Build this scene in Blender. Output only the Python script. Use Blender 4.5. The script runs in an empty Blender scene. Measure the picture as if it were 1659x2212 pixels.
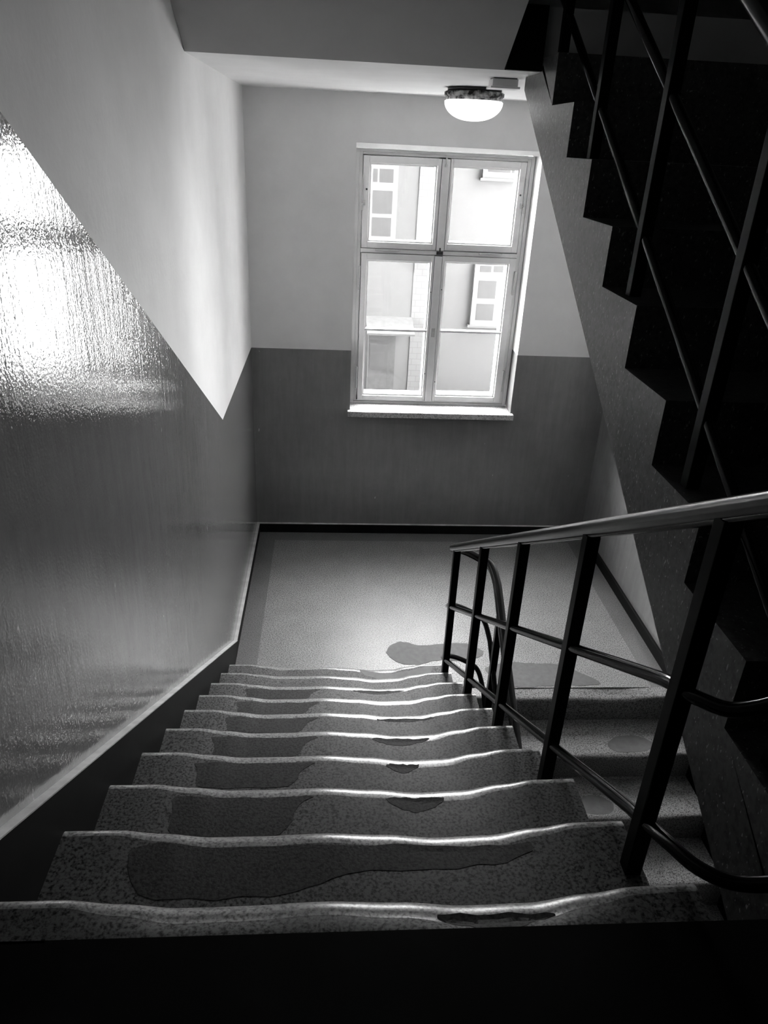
import bpy, math, random
from mathutils import Vector, Matrix
random.seed(7)
S = bpy.context.scene
COL = S.collection

# ---------------------------------------------------------------- dimensions (metres)
R_ = 0.165            # riser
T_ = 0.2769           # going
SL = R_ / T_
WID = 2.60            # width of the stairwell
WF = 1.2016           # right end of the climbing flight
XC = 1.3432           # left face of the two right-hand flights
LA = 1.8644           # first riser of the climbing flight (y = -LA)
LB = 1.9702           # edge of the landing above the descending flight
HC = 3.05             # ceiling over the landing
HD = 1.456            # top of the painted dado
YC, ZC = -2.4542, 2.7645
SOF = 0.2117
LC = 1.94
def nose(y): return R_ + (-LA - y) * SL            # nosing line of the climbing flight
def noseC(y): return ZC + (y - (YC - T_)) * SL     # nosing line of the flight above
def noseB(y): return (y + LB) * SL                 # nosing line of the descending flight

# ---------------------------------------------------------------- materials
def newmat(name):
    m = bpy.data.materials.new(name); m.use_nodes = True
    nt = m.node_tree
    return m, nt, nt.nodes['Principled BSDF']
def nd(nt, t, **kw):
    n = nt.nodes.new(t)
    for k, v in kw.items():
        if k in n.inputs: n.inputs[k].default_value = v
        else: setattr(n, k, v)
    return n
def g(v): return (v, v, v, 1)
def ramp(nt, stops):
    r = nt.nodes.new('ShaderNodeValToRGB')
    e = r.color_ramp.elements
    while len(e) < len(stops): e.new(0.5)
    for el, (p, v) in zip(e, stops): el.position = p; el.color = g(v)
    return r
def coords(nt, scale=(1, 1, 1)):
    tc = nt.nodes.new('ShaderNodeTexCoord'); mp = nt.nodes.new('ShaderNodeMapping')
    mp.inputs['Scale'].default_value = scale
    nt.links.new(tc.outputs['Object'], mp.inputs['Vector'])
    return mp.outputs['Vector']

def terrazzo(name, dark, light, rough=0.42, scale=150, spec=0.5, flecks=0, bump=0.06):
    m, nt, b = newmat(name); L = nt.links
    v = coords(nt)
    n1 = nd(nt, 'ShaderNodeTexNoise', Scale=scale, Detail=2.0, Roughness=0.6); L.new(v, n1.inputs['Vector'])
    r1 = ramp(nt, [(0.34, dark), (0.44, dark * .55 + light * .45), (0.58, light)]); L.new(n1.outputs['Fac'], r1.inputs['Fac'])
    n2 = nd(nt, 'ShaderNodeTexNoise', Scale=7.0, Detail=4.0); L.new(v, n2.inputs['Vector'])
    r2 = ramp(nt, [(0.3, 0.86), (0.7, 1.0)]); L.new(n2.outputs['Fac'], r2.inputs['Fac'])
    mx = nd(nt, 'ShaderNodeMix', data_type='RGBA', blend_type='MULTIPLY'); mx.inputs[0].default_value = 1
    L.new(r1.outputs['Color'], mx.inputs[6]); L.new(r2.outputs['Color'], mx.inputs[7])
    L.new(mx.outputs[2], b.inputs['Base Color'])
    if flecks:                                      # sparse pale stone flecks
        n4 = nd(nt, 'ShaderNodeTexNoise', Scale=170.0, Detail=1.0); L.new(coords(nt, (1, 1, .45)), n4.inputs['Vector'])
        r4 = ramp(nt, [(0.69, 0), (0.72, 1)]); L.new(n4.outputs['Fac'], r4.inputs['Fac'])
        m4 = nd(nt, 'ShaderNodeMix', data_type='RGBA'); L.new(r4.outputs['Color'], m4.inputs[0]); L.new(mx.outputs[2], m4.inputs[6]); m4.inputs[7].default_value = g(flecks)
        L.new(m4.outputs[2], b.inputs['Base Color'])
    b.inputs['Roughness'].default_value = rough
    b.inputs['Specular IOR Level'].default_value = spec
    bp = nd(nt, 'ShaderNodeBump', Strength=bump, Distance=0.01); L.new(n1.outputs['Fac'], bp.inputs['Height'])
    L.new(bp.outputs['Normal'], b.inputs['Normal'])
    return m

def plain(name, c, rough=0.6, spec=0.5, metal=0.0, var=0.0, vscale=6.0, bump=0.0, bscale=80.0, ior=None):
    m, nt, b = newmat(name); L = nt.links
    b.inputs['Base Color'].default_value = g(c)
    b.inputs['Roughness'].default_value = rough
    b.inputs['Specular IOR Level'].default_value = spec
    b.inputs['Metallic'].default_value = metal
    if ior: b.inputs['IOR'].default_value = ior
    v = coords(nt)
    if var:
        n = nd(nt, 'ShaderNodeTexNoise', Scale=vscale, Detail=5.0, Roughness=0.6); L.new(v, n.inputs['Vector'])
        r = ramp(nt, [(0.3, c * (1 - var)), (0.7, c * (1 + var))]); L.new(n.outputs['Fac'], r.inputs['Fac'])
        L.new(r.outputs['Color'], b.inputs['Base Color'])
    if bump:
        n = nd(nt, 'ShaderNodeTexNoise', Scale=bscale, Detail=2.0); L.new(v, n.inputs['Vector'])
        bp = nd(nt, 'ShaderNodeBump', Strength=bump, Distance=0.01); L.new(n.outputs['Fac'], bp.inputs['Height'])
        L.new(bp.outputs['Normal'], b.inputs['Normal'])
    return m

def gloss_paint(name, c):
    """oil-painted dado: glossy film over brushed, slightly rippled plaster"""
    m, nt, b = newmat(name); L = nt.links
    v = coords(nt); vs = coords(nt, (9, 9, 1.1))
    n1 = nd(nt, 'ShaderNodeTexNoise', Scale=2.6, Detail=6.0, Roughness=0.65); L.new(vs, n1.inputs['Vector'])
    n0 = nd(nt, 'ShaderNodeTexNoise', Scale=5.0, Detail=6.0, Roughness=0.7); L.new(v, n0.inputs['Vector'])
    ad = nd(nt, 'ShaderNodeMath', operation='ADD'); L.new(n1.outputs['Fac'], ad.inputs[0]); L.new(n0.outputs['Fac'], ad.inputs[1])
    r = ramp(nt, [(0.40, c * .9), (0.60, c * 1.1)])
    hf = nd(nt, 'ShaderNodeMath', operation='MULTIPLY'); hf.inputs[1].default_value = 0.5
    L.new(ad.outputs[0], hf.inputs[0]); L.new(hf.outputs[0], r.inputs['Fac'])
    # sparse pale scratches
    vo = nd(nt, 'ShaderNodeTexNoise', Scale=3.0, Detail=3.0); vk = coords(nt, (14, 14, 5)); L.new(vk, vo.inputs['Vector'])
    sc = ramp(nt, [(0.735, 0.0), (0.76, 1.0)]); L.new(vo.outputs['Fac'], sc.inputs['Fac'])
    mx = nd(nt, 'ShaderNodeMix', data_type='RGBA'); L.new(sc.outputs['Color'], mx.inputs[0])
    L.new(r.outputs['Color'], mx.inputs[6]); mx.inputs[7].default_value = g(min(.6, c * 3))
    L.new(mx.outputs[2], b.inputs['Base Color'])
    b.inputs['Roughness'].default_value = 0.07
    b.inputs['IOR'].default_value = 1.6
    b.inputs['Specular IOR Level'].default_value = 0.6
    n2 = nd(nt, 'ShaderNodeTexNoise', Scale=130.0, Detail=1.0); L.new(v, n2.inputs['Vector'])
    n3 = nd(nt, 'ShaderNodeTexNoise', Scale=12.0, Detail=2.0); vv = coords(nt, (3, 3, .5)); L.new(vv, n3.inputs['Vector'])
    b1 = nd(nt, 'ShaderNodeBump', Strength=0.08, Distance=0.006); L.new(n2.outputs['Fac'], b1.inputs['Height'])
    b2 = nd(nt, 'ShaderNodeBump', Strength=0.035, Distance=0.02); L.new(n3.outputs['Fac'], b2.inputs['Height'])
    L.new(b1.outputs['Normal'], b2.inputs['Normal']); L.new(b2.outputs['Normal'], b.inputs['Normal'])
    return m

M_WALL = plain('matte_light_paint', 0.86, 0.7, 0.3, var=0.05, vscale=3, bump=0.08, bscale=45)
M_DADO = gloss_paint('glossy_dado_paint', 0.21)
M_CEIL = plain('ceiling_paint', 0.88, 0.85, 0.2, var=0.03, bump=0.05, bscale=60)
M_SOF = plain('soffit_plaster_shade', 0.5, 0.85, 0.2, var=0.03, bump=0.05, bscale=60)  # ceiling plaster greyed, so the soffit's shade is in its colour
M_TER = terrazzo('terrazzo', 0.05, 0.36, spec=.4)
M_TERB = terrazzo('terrazzo_border', 0.07, 0.20)
M_STEP = terrazzo('terrazzo_step_shade', 0.008, 0.15, rough=0.6, spec=0.2, scale=150)  # same terrazzo as the landing, darkened to paint shade on the treads
M_NOSE = terrazzo('terrazzo_worn_lit_nosing', 0.08, 0.40, rough=0.3, spec=0.6, scale=150, bump=0.03)  # worn nosing; the lighter colour also paints in its window highlight
M_PATCH = terrazzo('patch_concrete', 0.018, 0.06, rough=0.7, spec=.15, scale=140, bump=0.1)
M_PATCHL = plain('patch_mortar', 0.125, 0.7, var=0.15, vscale=30)
M_SILL = terrazzo('terrazzo_sill', 0.22, 0.62, rough=0.3, scale=120)
M_SKIRT = plain('dark_skirting_paint', 0.008, 0.6, 0.08, var=0.3, vscale=9)
M_LEDGE = plain('pale_ledge_paint', 0.55, 0.5, 0.4, var=0.25, vscale=14)
M_SIDE = terrazzo('string_face', 0.035, 0.095, rough=0.3, scale=60, spec=0.6, flecks=.4)
M_FRAME = plain('window_paint', 0.76, 0.4, 0.5, var=0.05, vscale=10)
M_IRON = plain('black_iron_paint', 0.003, 0.14, 0.22, var=0.3, vscale=40, bump=0.03)
M_BAR = plain('black_bar_paint', 0.003, 0.3, 0.06, var=0.3, vscale=40)
M_RAIL = plain('handrail_polish', 0.012, 0.22, 1.0, bump=0.02, bscale=30)
M_BRASS = plain('painted_fitting', 0.5, 0.35, 0.5)
M_DARKFIT = plain('dark_fitting', 0.03, 0.4, 0.5)
M_RUST = terrazzo('weathered_ring_paint', 0.5, 0.004, rough=.6, scale=28, spec=.3)
M_BOX = plain('white_plastic', 0.75, 0.5)
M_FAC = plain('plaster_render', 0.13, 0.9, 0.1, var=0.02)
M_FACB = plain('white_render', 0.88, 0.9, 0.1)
M_GRND = plain('courtyard_bounce_strip', 0.8, 0.9, 0.1)  # near strip made pale to bounce daylight up to the ceiling
M_GRND_DARK = plain('courtyard_dark_ground', 0.04, 0.9, 0.1)  # far ground made dark to limit light bounced onto the facade
M_FLSHADE = plain('upper_floor_shade', 0.004, 0.6, 0.06)  # near-black colour stands in for deep shade on the upper floor
M_FWIN = plain('facade_window_glass', 0.075, 0.3, 0.2, var=0.06, vscale=4)
M_FFR = plain('facade_window_paint', 0.17, 0.6, 0.2)
M_FDARK = plain('facade_dark_wood', 0.085, 0.7, 0.2, var=0.12, vscale=8)
M_PIPE = plain('facade_pipe_zinc', 0.11, 0.6, 0.2)
M_BRICK = None
def brickmat():
    m, nt, b = newmat('pale_brick'); L = nt.links
    v = coords(nt)
    sx = nt.nodes.new('ShaderNodeSeparateXYZ'); cx = nt.nodes.new('ShaderNodeCombineXYZ')
    L.new(v, sx.inputs[0]); L.new(sx.outputs[0], cx.inputs[0]); L.new(sx.outputs[2], cx.inputs[1])
    br = nt.nodes.new('ShaderNodeTexBrick'); L.new(cx.outputs[0], br.inputs['Vector'])
    br.inputs['Color1'].default_value = g(.15); br.inputs['Color2'].default_value = g(.145); br.inputs['Mortar'].default_value = g(.12)
    br.inputs['Scale'].default_value = 1.0; br.inputs['Brick Width'].default_value = .28; br.inputs['Row Height'].default_value = .16
    br.inputs['Mortar Size'].default_value = .008
    L.new(br.outputs['Color'], b.inputs['Base Color']); b.inputs['Roughness'].default_value = .9
    return m
M_BRICK = brickmat()

def glassmat():
    m = bpy.data.materials.new('window_glass'); m.use_nodes = True
    nt = m.node_tree; nt.nodes.clear(); L = nt.links
    o = nt.nodes.new('ShaderNodeOutputMaterial'); mx = nt.nodes.new('ShaderNodeMixShader')
    t = nd(nt, 'ShaderNodeBsdfTransparent', Color=g(.99)); gl = nd(nt, 'ShaderNodeBsdfGlossy', Color=g(1), Roughness=.02)
    lw = nd(nt, 'ShaderNodeLayerWeight', Blend=.5); pw = nd(nt, 'ShaderNodeMath', operation='POWER'); pw.inputs[1].default_value = 5.0
    mr = nd(nt, 'ShaderNodeMapRange'); mr.inputs[3].default_value = .02; mr.inputs[4].default_value = .6
    L.new(lw.outputs['Facing'], pw.inputs[0]); L.new(pw.outputs[0], mr.inputs[0]); L.new(mr.outputs[0], mx.inputs[0]); L.new(t.outputs[0], mx.inputs[1]); L.new(gl.outputs[0], mx.inputs[2])
    L.new(mx.outputs[0], o.inputs['Surface'])
    return m
M_GLASS = glassmat()
def milk():
    m, nt, b = newmat('milk_glass')
    b.inputs['Base Color'].default_value = g(.8); b.inputs['Roughness'].default_value = .25
    b.inputs['Emission Color'].default_value = g(1); b.inputs['Emission Strength'].default_value = LAMP_E
    return m
LAMP_E = 2.0
M_MILK = milk()

# ---------------------------------------------------------------- mesh helpers
WPOS = {}
class MB:
    def __init__(s): s.v = []; s.f = []; s.m = []; s.sm = []
    def add(s, vs, fs, mi=0, smooth=False):
        o = len(s.v); s.v += [tuple(v) for v in vs]
        for f in fs: s.f.append([i + o for i in f]); s.m.append(mi); s.sm.append(smooth)
    def box(s, a, b, mi=0):
        x0, y0, z0 = a; x1, y1, z1 = b
        v = [(x0, y0, z0), (x1, y0, z0), (x1, y1, z0), (x0, y1, z0), (x0, y0, z1), (x1, y0, z1), (x1, y1, z1), (x0, y1, z1)]
        s.add(v, [(0, 3, 2, 1), (4, 5, 6, 7), (0, 1, 5, 4), (1, 2, 6, 5), (2, 3, 7, 6), (3, 0, 4, 7)], mi)
        return s
    def prism_x(s, poly, x0, x1, mi=0):
        """poly in (y,z), extruded along x"""
        n = len(poly)
        v = [(x0, y, z) for y, z in poly] + [(x1, y, z) for y, z in poly]
        f = [tuple(range(n)), tuple(range(2 * n - 1, n - 1, -1))]
        f += [(i, i + n, (i + 1) % n + n, (i + 1) % n) for i in range(n)]
        s.add(v, f, mi); return s
    def prism_z(s, poly, z0, z1, mi=0):
        n = len(poly)
        v = [(x, y, z0) for x, y in poly] + [(x, y, z1) for x, y in poly]
        f = [tuple(range(n - 1, -1, -1)), tuple(range(n, 2 * n))]
        f += [(i, (i + 1) % n, (i + 1) % n + n, i + n) for i in range(n)]
        s.add(v, f, mi); return s
    def prism_y(s, poly, y0, y1, mi=0):
        n = len(poly)
        v = [(x, y0, z) for x, z in poly] + [(x, y1, z) for x, z in poly]
        f = [tuple(range(n)), tuple(range(2 * n - 1, n - 1, -1))]
        f += [(i, i + n, (i + 1) % n + n, (i + 1) % n) for i in range(n)]
        s.add(v, f, mi); return s
    def sweep(s, path, prof, mi=0, up=(0, 0, 1)):
        """profile points (a sideways, b upwards) carried along a path, capped"""
        P = [Vector(p) for p in path]; n = len(prof); rings = []
        for i, p in enumerate(P):
            t = (P[min(i + 1, len(P) - 1)] - P[max(i - 1, 0)]).normalized()
            side = t.cross(Vector(up)).normalized(); u = side.cross(t).normalized()
            rings.append([p + side * a + u * b for a, b in prof])
        v = [q for r in rings for q in r]
        f = []
        for i in range(len(P) - 1):
            for k in range(n):
                f.append((i * n + k, i * n + (k + 1) % n, (i + 1) * n + (k + 1) % n, (i + 1) * n + k))
        s.add(v, f, mi, True)
        s.add(rings[0], [tuple(range(n - 1, -1, -1))], mi); s.add(rings[-1], [tuple(range(n))], mi)
        return s
    def tube(s, path, r, mi=0, n=12):
        return s.sweep(path, [(r * math.cos(2 * math.pi * k / n), r * math.sin(2 * math.pi * k / n)) for k in range(n)], mi)
    def cyl(s, a, b, r, mi=0, n=16): 
        a = Vector(a); b = Vector(b); up = (0, 0, 1) if abs((b - a).normalized().z) < .9 else (0, 1, 0)
        return s.sweep([a, b], [(r * math.cos(2 * math.pi * k / n), r * math.sin(2 * math.pi * k / n)) for k in range(n)], mi, up)
    def lathe(s, c, prof, n=40, mi=0):
        v = []
        for r, z in prof:
            for k in range(n):
                a = 2 * math.pi * k / n; v.append((c[0] + r * math.cos(a), c[1] + r * math.sin(a), c[2] + z))
        f = []
        for i in range(len(prof) - 1):
            for k in range(n):
                f.append((i * n + k, i * n + (k + 1) % n, (i + 1) * n + (k + 1) % n, (i + 1) * n + k))
        s.add(v, f, mi, True)
        s.add(v[:n], [tuple(range(n))], mi); s.add(v[-n:], [tuple(range(n - 1, -1, -1))], mi)
        return s
    def build(s, name, mats, parent=None, bevel=0.0, origin=None):
        me = bpy.data.meshes.new(name)
        o3 = Vector(origin) if origin else Vector((0, 0, 0))
        me.from_pydata([tuple(Vector(v) - o3) for v in s.v], [], s.f)
        if not isinstance(mats, (list, tuple)): mats = [mats]
        for m in mats: me.materials.append(m)
        for p, mi, sm in zip(me.polygons, s.m, s.sm): p.material_index = mi; p.use_smooth = sm
        import bmesh
        bm = bmesh.new(); bm.from_mesh(me)
        bmesh.ops.recalc_face_normals(bm, faces=bm.faces[:]); bm.to_mesh(me); bm.free()
        me.update()
        o = bpy.data.objects.new(name, me); COL.objects.link(o)
        WPOS[o.name] = o3
        if parent:
            o.parent = parent; o.location = o3 - WPOS.get(parent.name, parent.location)
        else: o.location = o3
        if bevel:
            bv = o.modifiers.new('bevel', 'BEVEL'); bv.width = bevel; bv.segments = 2; bv.limit_method = 'ANGLE'; bv.angle_limit = math.radians(40)
        return o
def thing(name, label, cat, loc=(0, 0, 0), group=None):
    o = bpy.data.objects.new(name, None); COL.objects.link(o); o.location = loc; o.empty_display_size = .1
    o['label'] = label; o['category'] = cat
    if group: o['group'] = group
    return o
def tag(o, label, cat, group=None):
    o['label'] = label; o['category'] = cat
    if group: o['group'] = group
    return o
def struct(o, label, cat):
    o['kind'] = 'structure'; o['label'] = label; o['category'] = cat; return o
def spline(pts, n=6):
    """Catmull-Rom through the points"""
    P = [Vector(p) for p in pts]; out = []
    for i in range(len(P) - 1):
        p0 = P[max(i - 1, 0)]; p1 = P[i]; p2 = P[i + 1]; p3 = P[min(i + 2, len(P) - 1)]
        for k in range(n):
            t = k / n
            out.append(0.5 * ((2 * p1) + (-p0 + p2) * t + (2 * p0 - 5 * p1 + 4 * p2 - p3) * t * t + (-p0 + 3 * p1 - 3 * p2 + p3) * t ** 3))
    out.append(P[-1]); return out

# ---------------------------------------------------------------- the stairwell shell
YB = -7.0; ZT = 5.6; ZBOT = -1.65
# left wall: thick slab, inner face split along the dado line
kA = -LA - (HD - 1.51 - R_) / SL                 # dado starts to climb
kB = -LA - (1.65 + HD - 1.51 - R_) / SL          # dado levels off on the upper floor
def side_wall(x, xo, line, mats, name):
    b = MB()
    ys = [p[0] for p in line]; n = len(line)
    lo = [(x, y, ZBOT - .2) for y, z in line]; mid = [(x, y, z) for y, z in line]; hi = [(x, y, ZT) for y, z in line]
    for i in range(n - 1):
        b.add([lo[i], lo[i + 1], mid[i + 1], mid[i]], [(0, 1, 2, 3)], 1)
        b.add([mid[i], mid[i + 1], hi[i + 1], hi[i]], [(0, 1, 2, 3)], 0)
    y0, y1 = ys[0], ys[-1]; z0 = ZBOT - .2
    o = [(xo, y0, z0), (xo, y1, z0), (xo, y1, ZT), (xo, y0, ZT)]; i_ = [(x, y0, z0), (x, y1, z0), (x, y1, ZT), (x, y0, ZT)]
    b.add(o, [(0, 1, 2, 3)], 0)
    for k in range(4):
        j = (k + 1) % 4; b.add([o[k], o[j], i_[j], i_[k]], [(0, 1, 2, 3)], 0)
    return b.build(name, mats)
wl = side_wall(0, -.3, [(0.40, HD), (0, HD), (kA, HD), (kB, 1.65 + HD), (YB - .25, 1.65 + HD)], [M_WALL, M_DADO], 'wall_left')
struct(wl, 'left wall, pale paint above a glossy dark dado that dips to a V over the landing', 'wall')
# right wall: the dado follows the descending flight below and the rising flight above it
wr = side_wall(WID, WID + .3, [(0.40, HD), (-1.2, HD), (-1.75, 3.26 + HD * .2), (-1.9, 3.02 + HD * .17 + .0), (-4.3, 1.65 + HD), (YB - .25, 1.65 + HD)], [M_WALL, M_DADO], 'wall_right')
struct(wr, 'right wall beside the landing, mostly hidden behind the rising flight', 'wall')
# back wall with the window opening
WX0, WX1, WZ0, WZ1 = 0.700, 1.896, 0.976, 2.770
b = MB(); D = .38
for (x0, x1, z0, z1, mi) in [(-.0, WX0, ZBOT - .2, HD, 1), (0, WX0, HD, ZT, 0), (WX1, WID, ZBOT - .2, HD, 1), (WX1, WID, HD, ZT, 0),
                             (WX0, WX1, ZBOT - .2, WZ0, 1), (WX0, WX1, WZ1 + .004, ZT, 0)]:
    b.box((x0, 0, z0), (x1, D, z1), mi)
b.prism_x([(0, WZ1 + .004), (.03, WZ1 - .024), (D, WZ1 - .024), (D, WZ1 + .004)], WX0, WX1, 0)
wb = b.build('wall_back', [M_WALL, M_DADO])
struct(wb, 'wall around the window, pale above and dark glossy dado below', 'wall')
wf = MB().box((0, YB - .25, ZBOT - .2), (WID, YB, ZT)).build('wall_front', M_SKIRT)
struct(wf, 'wall behind the viewer', 'wall')
# floors and ceilings
BW = .125
b = MB(); TS = .02
x0, x1, y0, y1 = 0.0, WID, -LA - .02, 0.0
b.add([(x0 + TS + BW, y0, 0), (x1 - TS - BW, y0, 0), (x1 - TS - BW, -TS - BW, 0), (x0 + TS + BW, -TS - BW, 0)], [(0, 1, 2, 3)], 0)
b.add([(x0, y0, 0), (x0 + TS + BW, y0, 0), (x0 + TS + BW, -TS - BW, 0), (x0 + TS + BW, 0, 0), (x0, 0, 0)], [(0, 1, 2, 3, 4)], 1)
b.add([(x1, y0, 0), (x1, 0, 0), (x1 - TS - BW, 0, 0), (x1 - TS - BW, -TS - BW, 0), (x1 - TS - BW, y0, 0)], [(0, 1, 2, 3, 4)], 1)
b.add([(x0 + TS + BW, -TS - BW, 0), (x1 - TS - BW, -TS - BW, 0), (x1 - TS - BW, 0, 0), (x0 + TS + BW, 0, 0)], [(0, 1, 2, 3)], 1)
b.box((x0, y0, -.18), (x1, y1, -.004), 0)
fl = b.build('floor', [M_TER, M_TERB])
struct(fl, 'speckled terrazzo landing under the window with a darker border band', 'floor')
def blob(pts, n=5, jit=.006, seed=1):
    rr = random.Random(seed); P = [Vector((p[0], p[1], 0)) for p in pts] ; m = len(P); out = []
    for i in range(m):
        p0, p1, p2, p3 = P[i - 1], P[i], P[(i + 1) % m], P[(i + 2) % m]
        for k in range(n):
            t = k / n
            q = 0.5 * ((2 * p1) + (-p0 + p2) * t + (2 * p0 - 5 * p1 + 4 * p2 - p3) * t * t + (-p0 + 3 * p1 - 3 * p2 + p3) * t ** 3)
            out.append((q.x + rr.uniform(-jit, jit), q.y + rr.uniform(-jit, jit)))
    return out
pa = MB().prism_z(blob([(.919, -1.555), (.965, -1.462), (1.05, -1.448), (1.13, -1.482), (1.3, -1.462), (1.44, -1.47), (1.52, -1.56), (1.4, -1.64), (1.25, -1.625), (1.1, -1.67), (.99, -1.655)]), -.003, .0015).build('repair_patch', M_PATCHL, fl)
pa['label'] = 'darker mortar repair patch'
pb = MB().prism_z(blob([(1.50, -1.72), (1.60, -1.66), (1.75, -1.655), (1.93, -1.672), (2.03, -1.72), (2.14, -1.82), (2.13, -1.86), (1.85, -1.868), (1.62, -1.868)], seed=3), -.003, .0015).build('repair_patch', M_PATCHL, fl)
# landing edge above the descending flight (worn nosing) is built with that flight
fu = MB().prism_z([(0, YB), (WID, YB), (WID, -4.40), (XC, -4.40), (XC, -4.432), (0, -4.432)], 1.40, 1.65).build('floor', M_FLSHADE)
struct(fu, 'upper floor at the head of the worn steps, painted near-black as shade', 'floor')
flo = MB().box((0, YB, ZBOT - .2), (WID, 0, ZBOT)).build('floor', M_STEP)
struct(flo, 'lower floor at the foot of the descending flight', 'floor')
ce = MB().box((0, -LC, HC), (WID, 0, 3.26)).build('ceiling', M_CEIL)
struct(ce, 'pale ceiling strip over the landing', 'ceiling')
ct = MB().box((0, YB, ZT - .02), (WID, 0, ZT + .2)).build('ceiling', M_CEIL)
struct(ct, 'top ceiling of the stairwell', 'ceiling')
# skirtings
HS = .075
yk = -LA - (HS - R_ - .105) / SL
b = MB().box((.0, yk, -.0), (TS, 0, HS))
b.prism_x([(yk, HS), (-4.40, nose(-4.40) + .105), (-4.40, nose(-4.40) - .25), (yk, -.17)], .0, TS)
sk = b.build('baseboard_left', M_SKIRT, bevel=.003)
lb = MB(); e = .004
lb.prism_x([(yk, HS + .0005), (yk + .002, HS + e), (-4.40, nose(-4.40) + .105 + e), (-4.40, nose(-4.40) + .1055)], .0, TS + .002)
lb.box((0, yk, HS + .0005), (TS, 0, HS + e))
lb.build('ledge', M_LEDGE, sk)['label'] = 'pale chipped top edge of the skirting'
struct(sk, 'dark skirting climbing the left wall beside the steps', 'baseboard')
bk = MB().box((TS, -TS, 0), (WID - TS, 0, HS)).build('baseboard_back', M_SKIRT, bevel=.003)
MB().box((TS, -TS, HS + .0005), (WID - TS, 0, HS + .003)).build('ledge', M_LEDGE, bk)['label'] = 'pale top edge of the skirting'
struct(bk, 'dark skirting under the window wall', 'baseboard')
struct(MB().box((WID - TS, -LB + .02, 0), (WID, 0, HS)).build('baseboard_right', M_SKIRT, bevel=.003), 'dark skirting along the right wall of the landing', 'baseboard')

# ---------------------------------------------------------------- worn steps
CP = [(0, 0), (.09, 0), (.17, .32), (.25, .62), (.34, .60), (.45, .48), (.56, .68), (.66, 1.0), (.75, .92), (.84, .42), (.91, .06), (1, 0)]
def wear(u):
    for (a, va), (c, vc) in zip(CP, CP[1:]):
        if u <= c:
            t = (u - a) / (c - a); t = t * t * (3 - 2 * t); return va + (vc - va) * t
    return 0
def step_mesh(yf, z, dirn, x0, x1, depth=T_, wd=.026, nx=56, riser=R_):
    """worn stone step: nosing at yf, tread runs towards dirn (+1/-1 in y)"""
    b = MB(); rows = []
    for i in range(nx + 1):
        u = i / nx; x = x0 + (x1 - x0) * u; w = wear(u) * wd * (1 + .05 * math.sin(9 * u + z * 7))
        rn = .013 + w * .8                         # more wear, rounder nosing
        prof = []
        nt_ = 7
        for k in range(nt_):                        # tread, back to front
            t = k / nt_; y = depth - (depth - rn * 1.6) * t
            prof.append((y, z - w * (.30 + .70 * t * t)))
        for k in range(7):                          # rounded nosing
            a = math.pi / 2 * k / 6
            prof.append((rn * 1.6 * (1 - math.sin(a)), z - w - rn * (1 - math.cos(a))))
        prof.append((0.0, z - riser - .004))
        rows.append([(x, yf + dirn * y, zz) for y, zz in prof])
    n = len(rows[0])
    v = [p for r in rows for p in r]
    f = [(i * n + k, i * n + k + 1, (i + 1) * n + k + 1, (i + 1) * n + k) for i in range(nx) for k in range(n - 1)]
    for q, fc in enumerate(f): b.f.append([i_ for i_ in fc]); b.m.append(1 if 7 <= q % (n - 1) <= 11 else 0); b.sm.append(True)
    b.v += v
    b.add(rows[0], [tuple(range(n))]); b.add(rows[-1], [tuple(range(n - 1, -1, -1))])
    back = [(i * n) for i in range(nx + 1)]; fr = [(i * n + n - 1) for i in range(nx + 1)]
    b.add([rows[0][0], rows[-1][0], rows[-1][-1], rows[0][-1]], [(0, 1, 2, 3)])
    def zat(x, y):
        u = (x - x0) / (x1 - x0); w = wear(u) * wd * (1 + .05 * math.sin(9 * u + z * 7)); rn = .013 + w * .8
        q = (y - yf) * dirn; t = (depth - q) / (depth - rn * 1.6); t = max(0, min(1, t))
        return z - w * (.30 + .70 * t * t)
    return b, zat
def patch_on(zat, pts, parent, mat, seed, jit=.004):
    """thin repair laid into the tread, following its worn surface"""
    import bmesh
    P = blob(pts, 4, jit, seed); bm = bmesh.new()
    fc = bm.faces.new([bm.verts.new((x, y, 0)) for x, y in P])
    bmesh.ops.triangulate(bm, faces=[fc])
    for _ in range(2): bmesh.ops.subdivide_edges(bm, edges=bm.edges[:], cuts=1, use_grid_fill=True)
    top = bm.faces[:]
    ex = bmesh.ops.extrude_face_region(bm, geom=top)
    up = {v for v in ex['geom'] if isinstance(v, bmesh.types.BMVert)}
    for v in bm.verts: v.co.z = zat(v.co.x, v.co.y) + (.0006 if v in up else -.003)
    bmesh.ops.recalc_face_normals(bm, faces=bm.faces[:])
    me = bpy.data.meshes.new('repair_patch'); bm.to_mesh(me); bm.free(); me.materials.append(mat)
    o = bpy.data.objects.new('repair_patch', me); COL.objects.link(o); o.parent = parent; o.location = -WPOS[parent.name]
    return o

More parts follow.
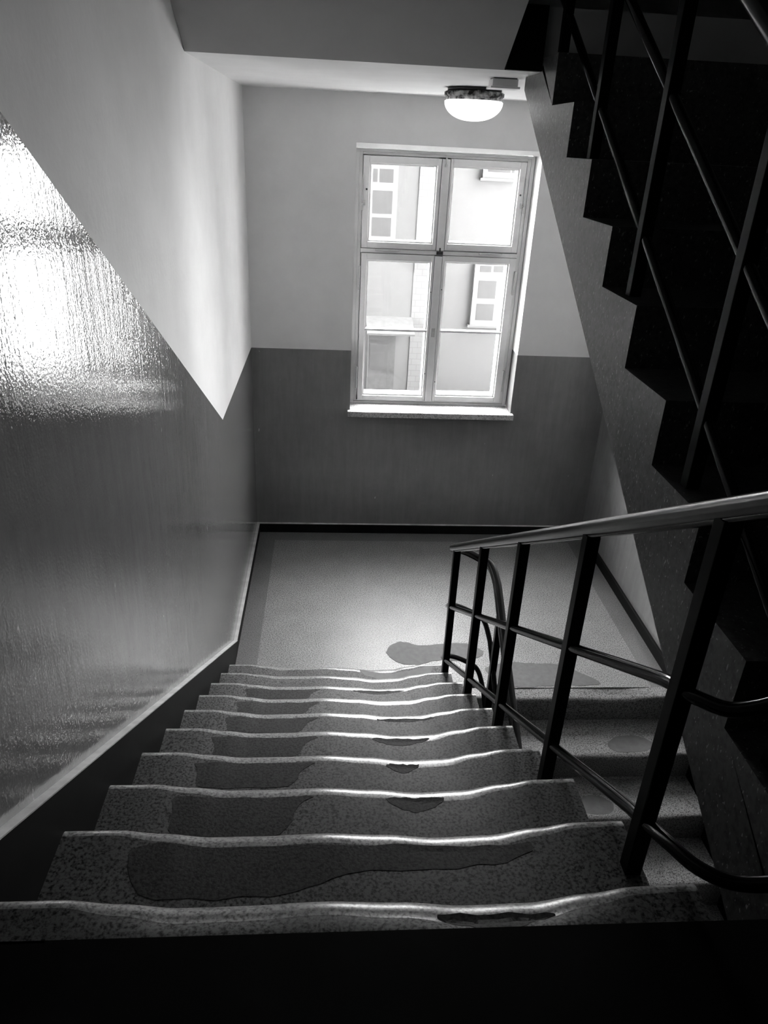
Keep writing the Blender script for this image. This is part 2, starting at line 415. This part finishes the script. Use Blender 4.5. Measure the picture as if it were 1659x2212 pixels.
# climbing flight (left): ten worn steps, the tenth is the edge of the upper floor
fa = thing('stair_flight', 'worn terrazzo flight of steps descending to the landing with wavy bright nosings', 'stairs', (0, 0, 0))
for k in range(1, 11):
    yf = -LA - (k - 1) * T_; z = k * R_
    bm_, zat = step_mesh(yf, z, -1, TS * .9, WF, depth=T_ if k < 10 else .08)
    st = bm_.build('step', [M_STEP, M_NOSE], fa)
    yb = yf - .055
    if k in (3, 4, 5, 6, 7, 8):
        dd = .12 if k < 6 else .135 if k < 8 else .16
        rp = patch_on(zat, [(.187, yf - .045), (.30, yf - .04), (.42, yf - .043), (.525, yf - .042), (.49, yf - .07), (.45, yf - dd), (.3, yf - dd - .004), (.20, yf - dd), (.19, yf - .08)], st, M_PATCH, k, .003)
        rp['label'] = 'rough dark repair in the left tread hollow'
    if k in (3, 5, 6, 7, 8):
        w2 = {3: .12, 5: .11, 6: .10, 7: .05, 8: .075}[k]; cx = {3: .80, 5: .86, 6: .81, 7: .785, 8: .785}[k]; h2 = {3: .02, 5: .013, 6: .03, 7: .032, 8: .045}[k]
        rp = patch_on(zat, [(cx - w2, yf - .045), (cx - w2 * .3, yf - .04), (cx + w2 * .4, yf - .042), (cx + w2, yf - .043), (cx + w2 * .6, yf - .045 - h2 * .6), (cx, yf - .045 - h2), (cx - w2 * .6, yf - .045 - h2 * .7)], st, M_PATCH, 20 + k, .003)
        rp['label'] = 'dark worn hollow behind the nosing'
    if k == 9:
        rp = patch_on(zat, [(.178, yf - .045), (.4, yf - .042), (.65, yf - .042), (.86, yf - .045), (.99, yf - .05), (.95, yf - .085), (.83, yf - .10), (.60, yf - .115), (.5, yf - .155), (.3, yf - .165), (.2, yf - .15)], st, M_PATCH, 9, .004)
        rp['label'] = 'wide rough dark repair across the tread'
    if k == 10:
        rp = patch_on(zat, [(.745, yf - .036), (.84, yf - .036), (.945, yf - .04), (.90, yf - .06), (.845, yf - .075), (.78, yf - .06)], st, M_PATCH, 10, .003)
        rp['label'] = 'broken hollow behind the nosing'
    if k == 1:
        rp = patch_on(zat, [(.74, yf - .03), (.9, yf - .06), (1.05, yf - .05), (1.15, yf - .02), (1.1, yf - .12), (.95, yf - .14), (.8, yf - .1)], st, M_PATCHL, 11, .004)
        rp['label'] = 'pale mortar repair'
yt = -LA - 10 * T_
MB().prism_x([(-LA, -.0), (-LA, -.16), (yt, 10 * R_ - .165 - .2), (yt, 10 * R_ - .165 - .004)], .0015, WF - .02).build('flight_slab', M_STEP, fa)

# descending flight (right)
fb = thing('stair_flight', 'lower terrazzo flight going down from the landing behind the railing, dark risers', 'stairs', (0, 0, 0))
for j in range(0, 11):
    yf = -LB - j * T_; z = -j * R_
    bm_, zat = step_mesh(yf, z, +1, XC, WID - TS, depth=T_ if j else .105, wd=.02)
    st = bm_.build('step', [M_TER, M_TER], fb)
    if j in (1, 2):
        cx, w2 = {1: (2.26, .13), 2: (2.0, .10)}[j]
        patch_on(zat, [(cx - w2, yf + .08), (cx - w2 * .6, yf + .14), (cx, yf + .155), (cx + w2 * .6, yf + .14), (cx + w2, yf + .09), (cx + w2 * .6, yf + .04), (cx - w2 * .6, yf + .04)], st, M_PATCHL, 40 + j, .003)
yt = -LB - 10 * T_
MB().prism_x([(-LB + .1, -.02), (-LB, -R_ - .01), (yt, -10 * R_ - R_ - .01), (yt, -11 * R_ - .18), (-LB + .1, -.2)], XC + .0, WID - .0015).build('flight_slab', M_SIDE, fb)
b = MB(); b.prism_x([(-LB, .07), (-LB, -.16), (yt, noseB(yt) - .16), (yt, noseB(yt) + .10), (-LB - .03, .07)], WID - TS, WID - .0015)
b.build('skirting', M_SKIRT, fb, bevel=.003)

# rising flight (right, above): sawtooth side seen from the well
fc = thing('stair_flight', 'upper flight rising towards the window wall, sawtooth side face lit grey', 'stairs', (0, 0, 0))
for m in range(6, -3, -1):
    z = ZC - m * R_; yf = YC - (m + 1) * T_; yb_ = min(yf + T_, -LC - .002)
    zr = z - R_ if m < 6 else 1.65
    bb = MB().prism_x([(yf, zr), (yf, z), (yb_, z)] if m < 6 else [(yf, 1.60), (yf, z), (yb_, z)], XC, WID - .005)
    bb.build('step', M_SIDE, fc)
yl, zl = YC - 7 * T_, ZC - 6 * R_ - R_
yh, zh = YC + 2 * T_, ZC + 2 * R_
def sof(y): return ZC + (y - YC) * SL - SOF
MB().prism_x([(yl - .25, sof(yl - .25)), (yl - .25, 1.42), (yl, 1.60), (yl, zl), (-LC - .002, zh - (yh + LC + .002) * SL), (-LC - .002, HC - .0015), (-1.70, HC - .0015), (-1.70, sof(-1.70))], XC, WID - .005).build('flight_slab', M_SIDE, fc)

# flight over the viewer's head: only its sloping plaster underside is seen
fd = thing('stair_flight', 'flight overhead at the top left, smooth plaster underside greyed as shade', 'stairs', (0, 0, 0))
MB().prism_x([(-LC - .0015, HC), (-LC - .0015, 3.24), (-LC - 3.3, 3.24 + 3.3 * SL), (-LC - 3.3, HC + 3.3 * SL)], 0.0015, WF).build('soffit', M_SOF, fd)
# steps of that flight on top
for k in range(1, 11):
    yf = -LC - .0015 - (k - 1) * T_; z = 3.24 + k * R_
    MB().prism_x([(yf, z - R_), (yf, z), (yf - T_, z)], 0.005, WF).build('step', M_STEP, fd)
tr = MB().box((WF + .002, -LC - .03, HC + .0), (XC - .002, -LC, 3.26)).build('trim_1', M_SKIRT)
struct(tr, 'dark front edge of the upper landing slab across the well', 'trim')

# ---------------------------------------------------------------- railing
XR = 1.175; XB = 1.41; XU = 1.385
rail = thing('stair_railing', 'black iron railing beside the worn steps, turning round at the landing', 'railing', (XR, -2.14, 0))
def run(offA, off0, offB, topturn):
    """centre line: foot end round the well, up the climbing flight, over the top turn"""
    zA = lambda y: nose(y) + offA
    pts = []
    yb0 = -2.04; z_e = zA(-1.99)
    for y in (-4.6, -3.9, -3.2, -2.6, -2.3): pts.append((XB, y, z_e - .17 - .6 * (-2.04 - y)))
    pts += [(XB, -2.12, z_e - .21), (XB - .002, -2.04, z_e - .165), (XB - .022, -1.955, z_e - .115), (1.33, -1.922, z_e - .088), (1.245, -1.945, z_e - .035), (1.192, -1.985, z_e - .004)]
    pts += [(XR, y, zA(y)) for y in (-2.06, -2.3, -2.8, -3.3, -3.8, -4.1)]
    return pts, topturn
low, mid, hand = .068, .398, .742
zA = lambda y, o: nose(y) + o
def fullpath(off, top): 
    p, _ = run(off, 0, 0, None)
    return spline(p + top, 5)
lowp = fullpath(low, [(XR, -4.2, zA(-4.2, low) - .005), (1.178, -4.30, 1.672), (1.20, -4.365, 1.69), (1.245, -4.405, 1.705), (1.31, -4.43, 1.745), (1.36, -4.425, 1.80), (XU, -4.36, noseC(-4.36) + .085), (XU, -4.285, noseC(-4.285) + .075)])
midp = fullpath(mid, [(XR, -4.18, zA(-4.18, mid) - .004), (1.185, -4.25, 1.965), (1.225, -4.30, 1.985), (1.29, -4.335, 2.05), (1.355, -4.33, 2.13), (XU, -4.265, noseC(-4.265) + .405)])
hanp = fullpath(hand, [(XR, -4.45, zA(-4.45, hand)), (1.185, -4.56, zA(-4.54, hand)), (1.24, -4.63, zA(-4.58, hand)), (1.32, -4.63, zA(-4.58, hand) + .0), (1.375, -4.56, zA(-4.54, hand) + .0), (XU, -4.40, noseC(-4.40) + .735), (XU, -4.355, noseC(-4.355) + .745)])
HP = [(-.011, -.019), (-.018, -.011), (-.0225, .0), (-.0215, .008), (-.017, .014), (-.010, .018), (0, .020), (.010, .018), (.017, .014), (.0215, .008), (.0225, .0), (.018, -.011), (.011, -.019)]
MB().sweep(hanp, HP).build('handrail', M_RAIL, rail, origin=None)
MB().sweep(hanp[20:], [(-.014, -.022), (-.014, -.012), (.014, -.012), (.014, -.022)]).build('handrail_bar', M_IRON, rail)
MB().tube(midp, .0135).build('middle_rail', M_IRON, rail)
MB().tube(lowp, .0135).build('lower_rail', M_IRON, rail)
# balusters: square bars standing on the steps
hw = .0165
for y, k in [(-2.12, 1), (-2.66, 3), (-3.17, 5), (-3.69, 7), (-4.206, 9)]:
    MB().box((XR - hw, y - hw, k * R_ + .0005), (XR + hw, y + hw, nose(y) + hand - .016)).build('baluster', M_BAR, rail, bevel=.002)
for y in (-2.19, -2.74, -3.3, -3.85):
    j = math.ceil((-LB - y) / T_); zt = -j * R_
    ztop = zA(-1.99, hand) - .17 - .6 * (-2.04 - y)
    MB().box((XB - hw, y - hw, zt + .0005), (XB + hw, y + hw, ztop - .016)).build('baluster', M_BAR, rail, bevel=.002)

railc = thing('stair_railing', 'dark iron railing of the upper flight, thin bright edges against black', 'railing', (XU, -4.2, 1.65))
yy = (-4.28, -1.95)
MB().tube([(XU, y, noseC(y) + .075) for y in (-4.265, -3.5, -2.7, -1.96)], .0135).build('lower_rail', M_IRON, railc)
MB().tube([(XU, y, noseC(y) + .405) for y in (-4.245, -3.5, -2.7, -1.96)], .0135).build('middle_rail', M_IRON, railc)
MB().sweep([(XU, y, noseC(y) + .745) for y in (-4.335, -3.5, -2.7, -1.96)], HP).build('handrail', M_RAIL, railc)
for y in (-4.22, -3.685, -3.145, -2.61, -2.08):
    m = math.floor((YC - y) / T_); zt = ZC - m * R_
    MB().box((XU - hw, y - hw, zt + .0005), (XU + hw, y + hw, noseC(y) + .73)).build('baluster', M_BAR, railc, bevel=.002)

# ---------------------------------------------------------------- window
win = bpy.data.objects.new('window_1', None); COL.objects.link(win); win.location = (1.298, .15, 1.02)
struct(win, 'bright wooden casement window with two upper and two lower sashes', 'window')
def wbox(name, boxes, mat, parent=win, bevel=.002):
    b = MB()
    for a, c in boxes: b.box(a, c)
    return b.build(name, mat, parent, bevel)
Y0 = .15
def ring(x0, x1, z0, z1, y0, y1, w, wz=None):
    wz = wz or w
    return [((x0, y0, z0), (x0 + w, y1, z1)), ((x1 - w, y0, z0), (x1, y1, z1)), ((x0 + w, y0, z0), (x1 - w, y1, z0 + wz)), ((x0 + w, y0, z1 - wz), (x1 - w, y1, z1))]
fr = wbox('window_frame', ring(.704, 1.892, 1.016, 2.743, Y0 + .012, .26, .024, .018) +
     [((.726, Y0 + .022, 1.032), (.750, .25, 2.727)), ((1.844, Y0 + .022, 1.032), (1.870, .25, 2.727)), ((.750, Y0 + .022, 2.709), (1.844, .25, 2.727)),
      ((.750, Y0 + .022, 1.032), (1.844, .25, 1.043)), ((.750, Y0 + .010, 2.100), (1.844, .25, 2.127)), ((1.272, Y0 - .004, 2.131), (1.325, Y0 + .05, 2.702)), ((1.267, Y0 - .006, 1.048), (1.318, Y0 + .03, 2.094)),
      ((.740, Y0 + .058, 1.032), (.785, .25, 2.727)), ((1.805, Y0 + .058, 1.032), (1.854, .25, 2.727)), ((.74, Y0 + .058, 2.67), (1.85, .25, 2.727)), ((.74, Y0 + .058, 1.032), (1.85, .25, 1.075)),
      ((.74, Y0 + .058, 2.07), (1.85, .25, 2.16)), ((1.255, Y0 + .058, 1.04), (1.335, .25, 2.72))], M_FRAME)
def sash(x0, x1, z0, z1, gx0, gx1, gz0, gz1, bar=None):
    y0, y1 = Y0, Y0 + .055
    s = wbox('sash', [((x0, y0, z0), (gx0, y1, z1)), ((gx1, y0, z0), (x1, y1, z1)), ((gx0, y0, z0), (gx1, y1, gz0)), ((gx0, y0, gz1), (gx1, y1, z1))], M_FRAME)
    wbox('glazing_rebate', ring(gx0, gx1, gz0, gz1, y0 + .016, y1, .011), M_FRAME, s, 0)
    if bar: 
        wbox('glazing_bar', [((gx0, y0 + .004, bar - .008), (gx1, y1, bar + .008))], M_FRAME, s, .002)
        wbox('pane', [((gx0, y0 + .036, gz0), (gx1, y0 + .039, bar - .008))], M_GLASS, s, 0)
        wbox('pane', [((gx0, y0 + .036, bar + .008), (gx1, y0 + .039, gz1))], M_GLASS, s, 0)
    else: wbox('pane', [((gx0, y0 + .036, gz0), (gx1, y0 + .039, gz1))], M_GLASS, s, 0)
    # outer casement of the double window
    wbox('outer_casement', ring(gx0 - .01, gx1 + .01, gz0 - .01, gz1 + .01, y0 + .10, y0 + .125, .018), M_FRAME, s, 0)
    return s
s1 = sash(.754, 1.268, 2.131, 2.703, .795, 1.243, 2.171, 2.661)
s2 = sash(1.329, 1.837, 2.135, 2.706, 1.344, 1.796, 2.176, 2.664)
s3 = sash(.757, 1.264, 1.047, 2.096, .795, 1.247, 1.082, 2.053, 1.572)
s4 = sash(1.321, 1.842, 1.049, 2.097, 1.342, 1.794, 1.088, 2.060, 1.574)
def hinge(x, z0, z1):
    b = MB(); b.cyl((x, Y0 - .006, z0), (x, Y0 - .006, z1), .006, n=10); b.cyl((x, Y0 - .006, z1), (x, Y0 - .006, z1 + .012), .0075, n=10)
    b.build('hinge', M_BRASS, win)
for x in (.747, 1.843):
    for z0, z1 in ((1.14, 1.29), (1.85, 2.0)): hinge(x, z0, z1)
for x0, x1 in ((.86, 1.015), (1.58, 1.735)):
    b = MB(); b.cyl((x0, Y0 - .004, 2.122), (x1, Y0 - .004, 2.122), .006, n=10); b.cyl((x0 - .008, Y0 - .004, 2.122), (x0, Y0 - .004, 2.122), .007, n=10); b.build('hinge', M_BRASS, win)
b = MB(); b.box((1.279, Y0 - .011, 1.535), (1.305, Y0 - .005, 1.60)); b.cyl((1.292, Y0 - .016, 1.567), (1.292, Y0 - .004, 1.567), .009); b.cyl((1.292, Y0 - .013, 1.587), (1.292, Y0 - .004, 1.587), .004); b.cyl((1.292, Y0 - .013, 1.546), (1.292, Y0 - .004, 1.546), .004)
b.build('lock_plate', M_BRASS, win, .001)['label'] = 'small oval lock plate without handle'
b = MB(); b.cyl((1.297, Y0 - .012, 2.66), (1.297, Y0 - .012, 2.725), .005); b.box((1.288, Y0 - .016, 2.655), (1.306, Y0 - .004, 2.672)); b.build('bolt', M_BRASS, win, .001)
b = MB(); b.box((1.275, Y0 - .012, 2.105), (1.32, Y0 - .0, 2.126)); b.cyl((1.297, Y0 - .022, 2.116), (1.297, Y0 - .01, 2.116), .008); b.cyl((1.297, Y0 - .012, 2.12), (1.297, Y0 - .012, 2.15), .005)
b.build('catch', M_DARKFIT, win, .001)
for x, zz in ((.748, 2.40), (1.846, 2.42)):
    sg = 1 if x < 1 else -1
    b = MB(); b.cyl((x, Y0 - .008, zz), (x + sg * .006, Y0 - .008, zz + .19), .0035, n=8); b.box((x - .008, Y0 - .012, zz - .03), (x + .008, Y0 - .002, zz + .01)); b.box((x + sg * .012, Y0 - .006, zz + .0), (x + sg * .024, Y0 - .001, zz + .035)); b.cyl((x - sg * .004, Y0 - .01, zz + .016), (x + sg * .02, Y0 - .01, zz + .016), .003, n=8)
    b.build('stay', M_BRASS, win)
for x, z in ((.779, 2.50), (1.815, 2.505)):
    b = MB(); b.cyl((x, Y0 - .006, z), (x, Y0 + .001, z), .006, n=12); b.build('knob', M_DARKFIT, win)
for x, z in ((1.255, 1.85), (1.331, 1.87), (1.254, 1.26), (1.333, 1.20)):
    MB().cyl((x, Y0 - .003, z), (x, Y0 + .001, z), .004, n=10).build('screw', M_DARKFIT, win)
sl = MB().box((.682, -.046, .976), (1.914, .012, 1.018)); sl.box((WX0, .012, .976), (WX1, .19, 1.018))
sl.build('window_sill', M_SILL, win, .004)['label'] = 'speckled stone sill'

# ---------------------------------------------------------------- ceiling lamp and junction box
LX, LY = 1.271, -.888
lamp = thing('ceiling_lamp', 'round ceiling lamp with milk glass bowl and flaking black ring', 'lamp', (LX, LY, HC))
MB().lathe((LX, LY, HC), [(.135, 0), (.138, -.004), (.138, -.016), (.120, -.018), (.118, -.024)]).build('base_plate', M_DARKFIT, lamp)
MB().lathe((LX, LY, HC), [(.146, -.018), (.153, -.022), (.153, -.036), (.146, -.040), (.146, -.042), (.142, -.044), (.142, -.058), (.130, -.058)]).build('ring', M_RUST, lamp)['label'] = 'black ring with flaking paint'
prof = [(.138, -.054)] + [(.150 * math.cos(a) ** .9, -.062 - .088 * math.sin(a)) for a in [i * math.pi / 2 / 14 for i in range(14)]] + [(.002, -.150)]
MB().lathe((LX, LY, HC), prof).build('glass_bowl', M_MILK, lamp)['label'] = 'glowing white glass bowl'
for a in (0.5, 2.6, 4.7):
    MB().box((LX + .148 * math.cos(a) - .008, LY + .148 * math.sin(a) - .008, HC - .034), (LX + .148 * math.cos(a) + .014, LY + .148 * math.sin(a) + .008, HC - .016)).build('clip', M_RUST, lamp)
bx = thing('ceiling_box', 'small white box on the ceiling beside the lamp', 'box', (1.275, -1.56, HC))
MB().prism_z([(1.225, -1.61), (1.335, -1.61), (1.335, -1.515), (1.225, -1.515)], HC - .032, HC - .004).build('body', M_BOX, bx, .002)
MB().prism_z([(1.217, -1.618), (1.343, -1.618), (1.343, -1.507), (1.217, -1.507)], HC - .040, HC - .032).build('cover', M_BOX, bx, .001)
MB().prism_z([(1.23, -1.605), (1.33, -1.605), (1.33, -1.52), (1.23, -1.52)], HC - .004, HC).build('gasket', M_DARKFIT, bx)

# ---------------------------------------------------------------- courtyard seen through the window
GZ = -3.55; FY = 15.0
gr = MB().box((-12, .40, GZ - .3), (14, 6, GZ), 0).box((-12, 6, GZ - .3), (14, FY + 2, GZ), 1).build('ground', [M_GRND, M_GRND_DARK]); struct(gr, 'courtyard ground outside the window, near strip made pale to bounce light', 'ground')
bl = thing('building', 'white building across the courtyard seen through the window panes', 'building', (3.4, FY, GZ))
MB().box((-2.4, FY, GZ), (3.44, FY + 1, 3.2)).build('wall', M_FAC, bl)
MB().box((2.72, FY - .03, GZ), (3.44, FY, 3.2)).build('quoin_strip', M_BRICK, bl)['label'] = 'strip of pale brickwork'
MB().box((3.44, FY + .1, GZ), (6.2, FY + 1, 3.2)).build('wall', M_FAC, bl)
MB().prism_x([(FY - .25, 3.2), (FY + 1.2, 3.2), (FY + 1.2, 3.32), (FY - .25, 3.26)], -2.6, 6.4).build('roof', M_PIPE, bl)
def fwin(x0, x1, z0, z1, panes):
    f = MB().box((x0, FY - .05, z0), (x1, FY + .12, z1)).build('facade_window', M_FFR, bl)
    for (a, c, d, e) in panes: MB().box((a, FY - .056, d), (c, FY - .04, e)).build('pane', M_FWIN, f)
    MB().box((x0 - .06, FY - .14, z0 - .06), (x1 + .06, FY + .12, z0)).build('sill', M_PIPE, f)
    return f
fwin(1.47, 2.18, .50, 2.29, [(1.555, 1.663, 1.89, 2.19), (1.715, 2.058, 1.885, 2.195), (1.555, 2.058, 1.16, 1.70), (1.555, 2.05, .62, 1.07)])
fwin(4.33, 5.33, -1.56, .05, [(4.463, 4.767, -.17, -.005), (4.834, 5.115, -.16, .0), (4.465, 4.943, -.85, -.385), (4.465, 4.943, -1.43, -.99)])
fwin(4.30, 5.20, 2.10, 3.1, [(4.42, 4.99, 2.24, 3.0), (5.03, 5.15, 2.24, 3.0)])
dr = MB().box((1.58, FY - .10, GZ), (2.32, FY + .12, -1.80)).build('door', M_FDARK, bl)
MB().box((1.63, FY - .12, -2.85), (2.12, FY - .09, -2.15)).build('door_panel', M_FWIN, dr)
MB().box((1.63, FY - .12, -2.05), (2.12, FY - .09, -1.86)).build('door_panel', M_FWIN, dr)
MB().prism_x([(FY, -1.42), (FY - .9, -1.68), (FY - .9, -1.73), (FY, -1.5)], 1.50, 2.75).build('canopy', M_FDARK, bl)
dp = MB(); dp.cyl((3.47, FY - .08, GZ), (3.47, FY - .08, 3.2), .045, n=12); dp = dp.build('downpipe', M_PIPE, bl)

bounce_wing = thing('building', 'unseen white side wing added beyond the right window edge to bounce light indoors', 'building', (9, 6, GZ))
MB().box((9, 3.0, GZ), (14, 14.5, 9)).build('wall', M_FACB, bounce_wing)  # unseen block, added and sized to throw sunlight onto the left wall

# ---------------------------------------------------------------- light
# overcast sky, far brighter on the side the window faces; the facade opposite stands in its own shade
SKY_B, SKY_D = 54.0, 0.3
w = bpy.data.worlds.new('sky'); S.world = w; w.use_nodes = True
nt = w.node_tree; bg = nt.nodes['Background']
tc = nt.nodes.new('ShaderNodeTexCoord'); sx = nt.nodes.new('ShaderNodeSeparateXYZ'); mr = nt.nodes.new('ShaderNodeMapRange')
nt.links.new(tc.outputs['Generated'], sx.inputs[0]); nt.links.new(sx.outputs[1], mr.inputs[0])
mr.inputs[1].default_value = -.05; mr.inputs[2].default_value = .15; mr.inputs[3].default_value = SKY_D; mr.inputs[4].default_value = SKY_B
nt.links.new(mr.outputs[0], bg.inputs['Strength']); bg.inputs['Color'].default_value = g(1)
def sun(name, frm, strength, angle):
    l = bpy.data.lights.new(name, 'SUN'); l.energy = strength; l.angle = math.radians(angle)
    o = bpy.data.objects.new(name, l); COL.objects.link(o)
    o.rotation_euler = (-Vector(frm)).to_track_quat('-Z', 'Y').to_euler(); return o
sun('sunlight', (-.88, -.06, .46), 42.0, 1)
pl = bpy.data.lights.new('window_portal', 'AREA'); pl.shape = 'RECTANGLE'; pl.size = 1.196; pl.size_y = 1.794; pl.cycles.is_portal = True
po = bpy.data.objects.new('window_portal', pl); COL.objects.link(po)
po.location = ((WX0 + WX1) / 2, .36, (WZ0 + WZ1) / 2); po.rotation_euler = Vector((0, -1, 0)).to_track_quat('-Z', 'Y').to_euler()

# ---------------------------------------------------------------- camera
cam = bpy.data.cameras.new('camera'); co = bpy.data.objects.new('camera', cam); COL.objects.link(co)
r = Vector((0.99711709, -0.06103122, 0.04508536)); u = Vector((-0.01292022, 0.44894018, 0.8934684)); f = Vector((0.0747701, 0.89147513, -0.44685739))
mt = Matrix.Identity(4)
for i in range(3): mt[i][0] = r[i]; mt[i][1] = u[i]; mt[i][2] = -f[i]
mt.translation = (0.5548, -5.1897, 2.7825)
co.matrix_world = mt
cam.sensor_fit = 'VERTICAL'; cam.sensor_height = 24; cam.lens = 1596.78 / 2212 * 24; cam.clip_start = .02; cam.clip_end = 200
S.camera = co
S.view_settings.view_transform = 'Standard'; S.view_settings.look = 'None'; S.view_settings.gamma = 1; S.view_settings.exposure = 0
S.cycles.max_bounces = 8; S.cycles.diffuse_bounces = 5; S.cycles.transparent_max_bounces = 12
